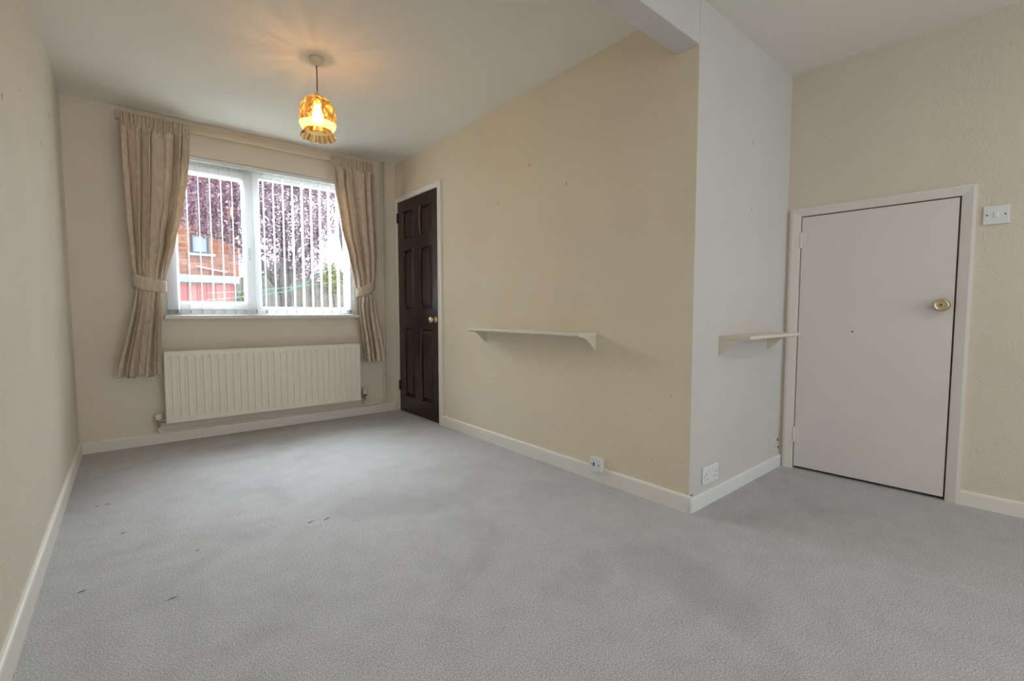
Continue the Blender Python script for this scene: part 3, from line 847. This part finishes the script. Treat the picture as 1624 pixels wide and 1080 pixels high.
bmesh.ops.delete(bmk, geom=[f for f in bmk.faces if len(f.verts) > 4], context='FACES')
link('lower_band', bmk, 'amber_band', sh, smooth=True, label='glowing lower shoulder of the shade')
bmk = BM(); lathe(bmk, [(0.074, 1.961), (0.076, 1.953), (0.083, 1.943), (0.090, 1.932), (0.093, 1.924)], 64, wob=wob)
bmesh.ops.delete(bmk, geom=[f for f in bmk.faces if len(f.verts) > 4], context='FACES')
link('fluted_rim', bmk, 'amber', sh, smooth=True, label='wavy flared glass rim')
link('bulb', lathe(BM(), [(0.014, 2.098), (0.015, 2.085), (0.024, 2.062), (0.029, 2.040), (0.027, 2.018), (0.018, 2.004), (0.0, 1.999)], 28)[0], 'bulb', pl, smooth=True)
pd = bpy.data.lights.new('bulb_light', 'POINT'); pd.energy = 1.7; pd.color = (1.0, 0.70, 0.40); pd.shadow_soft_size = 0.006
po = bpy.data.objects.new('bulb_light', pd); po.location = (0.0, 0.0, 2.035); po.parent = pl; col.objects.link(po)

# ------------------------------------------------------------------ outside
GZ = -0.25
M['lawn'] = simple('lawn', (0.16, 0.20, 0.09), 0.95, var=0.4, scale=5)
M['brick'] = simple('brick', (0.52, 0.20, 0.12), 0.85, var=0.22, scale=1.2, bump=0.3, bscale=40)
M['brick_b'] = simple('brick_b', (0.43, 0.155, 0.10), 0.85, var=0.22, scale=1.2, bump=0.3, bscale=40)
M['brick_c'] = simple('brick_c', (0.62, 0.29, 0.18), 0.85, var=0.22, scale=1.2, bump=0.3, bscale=40)
M['mortar'] = simple('mortar', (0.55, 0.46, 0.38), 0.9)
M['red_board'] = simple('red_board', (0.55, 0.13, 0.13), 0.75, var=0.25, scale=4)
M['red_board_b'] = simple('red_board_b', (0.46, 0.17, 0.15), 0.75, var=0.3, scale=4)
M['fascia'] = simple('fascia', (0.33, 0.40, 0.38), 0.7, var=0.15, scale=5)
M['fence'] = simple('fence', (0.37, 0.34, 0.30), 0.9, var=0.25, scale=6)
M['fence_b'] = simple('fence_b', (0.30, 0.28, 0.255), 0.9, var=0.25, scale=6)
M['bark'] = simple('bark', (0.10, 0.075, 0.07), 0.9, var=0.3, scale=10)
M['line'] = simple('line', (0.10, 0.55, 0.42), 0.5)
M['white_pipe'] = simple('white_pipe', (0.75, 0.75, 0.75), 0.4)
M['pane_far'] = simple('pane_far', (0.55, 0.68, 0.75), 0.05, spec=1.0)
M['grey_frame'] = simple('grey_frame', (0.12, 0.15, 0.19), 0.5)
def leaf_material(name, c1, c2, c3):
    m, n, l, b = mat(name)
    g = n.new('ShaderNodeNewGeometry')
    r = n.new('ShaderNodeValToRGB'); e = r.color_ramp.elements
    e[0].color = (*c1, 1); e[1].color = (*c3, 1); x = e.new(0.5); x.color = (*c2, 1)
    l.new(g.outputs['Random Per Island'], r.inputs['Fac']); l.new(r.outputs['Color'], b.inputs['Base Color'])
    S(b, None, 0.45, 0, 0.5)
    t = n.new('ShaderNodeBsdfTranslucent'); l.new(r.outputs['Color'], t.inputs['Color'])
    mx = n.new('ShaderNodeMixShader'); mx.inputs[0].default_value = 0.3
    l.new(b.outputs[0], mx.inputs[1]); l.new(t.outputs[0], mx.inputs[2]); l.new(mx.outputs[0], n['Material Output'].inputs['Surface'])
    return m
M['plum'] = leaf_material('plum', (0.17, 0.10, 0.14), (0.36, 0.23, 0.31), (0.70, 0.46, 0.56))
M['green_leaf'] = leaf_material('green_leaf', (0.12, 0.16, 0.05), (0.30, 0.34, 0.10), (0.62, 0.55, 0.16))
M['hedge_leaf'] = leaf_material('hedge_leaf', (0.10, 0.11, 0.07), (0.24, 0.24, 0.17), (0.45, 0.32, 0.30))

link('lawn', bx(-14, 26, 4.8, 40, GZ - .1, GZ), 'lawn', label='garden ground behind the house', cat='lawn', kind='structure')

# neighbour's brick house
HY = 14.2
hs = empty('brick_house', (0, HY, GZ), 0, label='orange brick house with a small window beyond the fence', cat='house')
hx0, hx1, hz1 = -3.0, 2.62, 6.4
wx0, wx1, wz0, wz1 = 1.57, 1.97, 2.70, 3.20       # above GZ
M['brick_wall'] = M['mortar']
# core with the window recess
bm = wall_grid((hx0, hx1), (0, hz1), 0.25, [(wx0, wx1, wz0, wz1, 0.12)])
link('wall_core', bm, 'mortar', hs)
bl_, bh, jt = 0.215, 0.065, 0.010
def brick_mesh(w_):
    bm = bx(0, w_, -0.012, 0.01, 0, bh, bev=0.003, seg=1); me = bpy.data.meshes.new('brick'); bm.to_mesh(me); bm.free(); return me
full = {}
for key in ('brick', 'brick_b', 'brick_c'):
    me = brick_mesh(bl_); me.materials.append(M[key]); full[key] = me
rest = BM(); nb = 0
row = 0; z = 0.0
rb = random.Random(5)
while z < hz1 - bh:
    x = hx0 + (0 if row % 2 else -0.1125)
    while x < hx1 - .02:
        xa, xb = max(x, hx0), min(x + bl_, hx1)
        inwin = xb > wx0 + .005 and xa < wx1 - .005 and z + bh > wz0 + .005 and z < wz1 - .005
        if inwin:                      # cut bricks at the window reveal
            for c0, c1 in ((xa, min(xb, wx0)), (max(xa, wx1), xb)):
                if c1 - c0 > .012: box(rest, c0, c1, -0.012, 0.01, z, z + bh)
        elif xb - xa > .012:
            vis = (xa > 1.10 and 1.60 < z + 0 < 3.55)
            if vis and xb - xa > bl_ - .01 and nb < 290:
                o = bpy.data.objects.new('brick', full[rb.choice(['brick', 'brick', 'brick_b', 'brick_c'])])
                o.location = (xa, rb.uniform(-.002, .002), z); o.parent = hs; col.objects.link(o); nb += 1
            else:
                box(rest, xa, xb, -0.012, 0.01, z, z + bh)
        x += bl_ + jt
    z += bh + jt; row += 1
link('brickwork', rest, 'brick', hs, kind='stuff')
wf = link('window_frame', frame_ring(wx0, wx1, wz0, wz1, 0.05, 0.03, 0.10, 0.01), 'grey_frame', hs)
link('window_pane', bx(wx0 + .04, wx1 - .04, 0.06, 0.07, wz0 + .04, wz1 - .04), 'pane_far', wf)
link('window_sill', bx(wx0 - .06, wx1 + .12, -0.08, 0.1, wz0 - .06, wz0 - .005, bev=.004), 'white_pipe', hs)
link('waste_pipe', tube(BM(), [(1.68, -0.07, 2.37), (2.34, -0.07, 2.24)], 0.022, 12), 'white_pipe', hs, smooth=True, label='white sloping waste pipe')
rf = BM(); poly_prism(rf, [(hx0 - .2, hz1 - .2), (hx1 + .2, hz1 - .2), ((hx0 + hx1) / 2, hz1 + 2.0)], 'y', -.3, 6)
link('roof', rf, 'fence_b', hs)

# red shed under a felt-edged roof
SY = 8.2
sd = empty('garden_shed', (0, SY, GZ), 0, label='red boarded shed with a grey-green roof edge at the left of the garden', cat='shed')
sx0, sx1 = -0.45, 1.595
link('shed_core', bx(sx0, sx1 - .01, 0.0, 1.5, 0, 1.62), 'dark', sd)
k = 0; x = sx0
while x < sx1 - .05:
    w_ = min(0.118, sx1 - x)
    link('board', bx(x, x + w_ - .006, -0.020, -0.0005, 0.02, 1.625, bev=.002), 'red_board' if k % 3 else 'red_board_b', sd); x += w_; k += 1
rfb = BM(); poly_prism(rfb, [(-.12, 1.64), (-.12, 1.745), (1.62, 1.86), (1.62, 1.75)], 'x', sx0 - .06, sx1 + .02)
link('roof', rfb, 'fascia', sd)
# fence
FY = 10.2
fn = empty('garden_fence', (0, FY, GZ), 0, label='weathered grey vertical board fence across the garden', cat='fence')
x = 0.6; k = 0; rb = random.Random(9)
while x < 7.2:
    w_ = 0.150
    link('board', bx(x, x + w_, -0.010 + rb.uniform(-.003, .003), 0.010, 0.03, 1.87 + rb.uniform(-.012, .012), bev=.002, seg=1), ('fence', 'fence_b')[k % 2], fn); x += 0.154; k += 1
for z in (0.35, 1.05, 1.62): link('rail', bx(0.6, 7.2, 0.010, 0.055, z, z + .07), 'fence_b', fn)
for x in (0.62, 2.45, 4.28, 6.1): link('post', bx(x, x + .09, 0.012, 0.10, 0, 1.90), 'fence_b', fn)

# clothes lines
def cord(pts, label):
    P = [Vector(p) for p in pts]; out = []
    for a, b in zip(P, P[1:]):
        L_ = (b - a).length
        for k in range(12):
            t = k / 12; out.append(a.lerp(b, t) + Vector((0, 0, -0.035 * L_ * t * (1 - t))))
    out.append(P[-1])
    o = link('clothes_line', tube(BM(), out, 0.0045, 6), 'line', None, smooth=True, label=label, cat='clothes line', group='green clothes lines')
cord([(1.15, 7.6, 1.22), (2.10, 7.9, 1.325), (3.55, 8.4, 1.57), (4.56, 8.77, 1.72)], 'nearly level green clothes line before the grey fence')
cord([(1.10, 7.4, 1.12), (2.05, 7.9, 1.25), (2.30, 8.0, 1.30), (3.20, 8.4, 1.80), (4.2, 8.8, 2.5)], 'green clothes line climbing steeply to the right')
pst = tube(BM(), [(4.6, 8.8, GZ), (4.6, 8.8, 2.1)], 0.03, 10)
link('line_post', pst, 'fence_b', None, label='grey post holding the clothes lines at the right', cat='post')

# trees and shrubs
def foliage(bm, blobs, n, size, rnd, droop=0.3):
    tot = sum(b[3] * b[4] * b[5] for b in blobs)
    for (cx_, cy_, cz_, rx, ry, rz) in blobs:
        for _ in range(int(n * rx * ry * rz / tot)):
            while True:
                p = Vector((rnd.uniform(-1, 1), rnd.uniform(-1, 1), rnd.uniform(-1, 1)))
                if p.length < 1: break
            p = p * (0.55 + .45 * rnd.random() / max(p.length, .3)) if p.length < .6 else p
            c = Vector((cx_ + p.x * rx, cy_ + p.y * ry, cz_ + p.z * rz))
            s = size * rnd.uniform(.6, 1.3)
            d = Vector((rnd.gauss(0, 1), rnd.gauss(0, 1), rnd.gauss(-droop, .8))).normalized()
            w_ = d.cross(Vector((rnd.gauss(0, 1), rnd.gauss(0, 1), rnd.gauss(0, 1)))).normalized() * s * .34
            nn = d.cross(w_).normalized() * s * .1
            a = bm.verts.new(c); t1 = bm.verts.new(c + d * s * .5 + w_ + nn); t2 = bm.verts.new(c + d * s); t3 = bm.verts.new(c + d * s * .5 - w_ + nn)
            bm.faces.new((a, t1, t2)); bm.faces.new((a, t2, t3))
    return bm
def tree(name, loc, trunk, blobs, n, size, mt, label, seed, cat='tree'):
    e = empty(name, loc, 0, label=label, cat=cat)
    rnd = random.Random(seed)
    bm = BM()
    for pts, r0, r1 in trunk:
        k = len(pts); tube(bm, pts, [r0 + (r1 - r0) * i / (k - 1) for i in range(k)], 8)
    link('trunk', bm, 'bark', e, smooth=True)
    link('foliage', foliage(BM(), blobs, n, size, rnd), mt, e, kind='stuff')
    return e
# purple plum tree in front of the fence
tree('plum_tree', (2.55, 9.3, GZ),
     [([(0, 0, 0), (.04, 0, .9), (-.02, 0, 1.8), (.05, .1, 3.0)], .14, .06), ([(0, 0, 1.5), (-.5, .1, 2.3), (-1.2, 0, 3.1)], .07, .02),
      ([(0, 0, 1.7), (.45, .1, 2.4), (.9, .1, 3.2)], .07, .02), ([(0, 0, 1.9), (.2, -.5, 2.6), (.1, -.9, 3.2)], .05, .015), ([(-.4, .1, 2.2), (-.9, .3, 2.5), (-1.4, .2, 2.6)], .03, .01)],
     [(-.75, 0, 3.15, .95, .7, .75), (-.5, 0, 3.95, 1.3, .8, .55), (.5, 0, 3.9, .6, .7, .5), (-1.0, .7, 3.5, 1.0, .5, 1.0), (.15, 0, 3.3, .95, .9, .9), (.0, .1, 2.35, .75, .6, .45), (-.55, 0, 2.55, .42, .5, .5), (.55, 0, 2.85, .35, .5, .5), (-1.15, .1, 3.0, .5, .5, .55), (.45, .1, 2.15, .35, .4, .4)],
     26000, 0.056, 'plum', 'purple-leaved plum tree spreading in front of the brick house', 21)
tree('yellow_tree', (5.1, 12.5, GZ), [([(0, 0, 0), (-.1, 0, 2), (-.5, 0, 4)], .12, .04)],
     [(-.9, 0, 4.55, .9, .6, .45), (-.1, 0, 4.8, .9, .8, .5)], 1500, 0.10, 'green_leaf', 'sparse yellow-green tree at the right of the view', 22)
tree('yellow_shrub', (3.55, 9.7, GZ), [([(0, 0, 0), (.05, 0, .9), (0, 0, 1.9)], .03, .01)],
     [(0, 0, 1.9, .22, .2, .35)], 420, 0.07, 'green_leaf', 'yellow-green shrub before the fence, under the sloping line', 23, 'shrub')
tree('dark_shrub', (4.1, 12.0, GZ), [([(0, 0, 0), (0, 0, 1.9)], .04, .01)],
     [(-.9, 0, 2.1, .7, .4, .38), (.3, 0, 2.0, .7, .4, .35), (1.5, 0, 2.1, .8, .4, .5)], 3600, 0.09, 'hedge_leaf', 'mixed dull hedge showing over the fence', 24, 'hedge')
tree('small_shrub', (1.75, 8.6, GZ), [([(0, 0, 0), (0, 0, 1.1)], .02, .01)],
     [(0, 0, 1.35, .14, .14, .25)], 260, 0.05, 'green_leaf', 'small green shrub at the right corner of the red shed', 25, 'shrub')
bpy.context.view_layer.update()
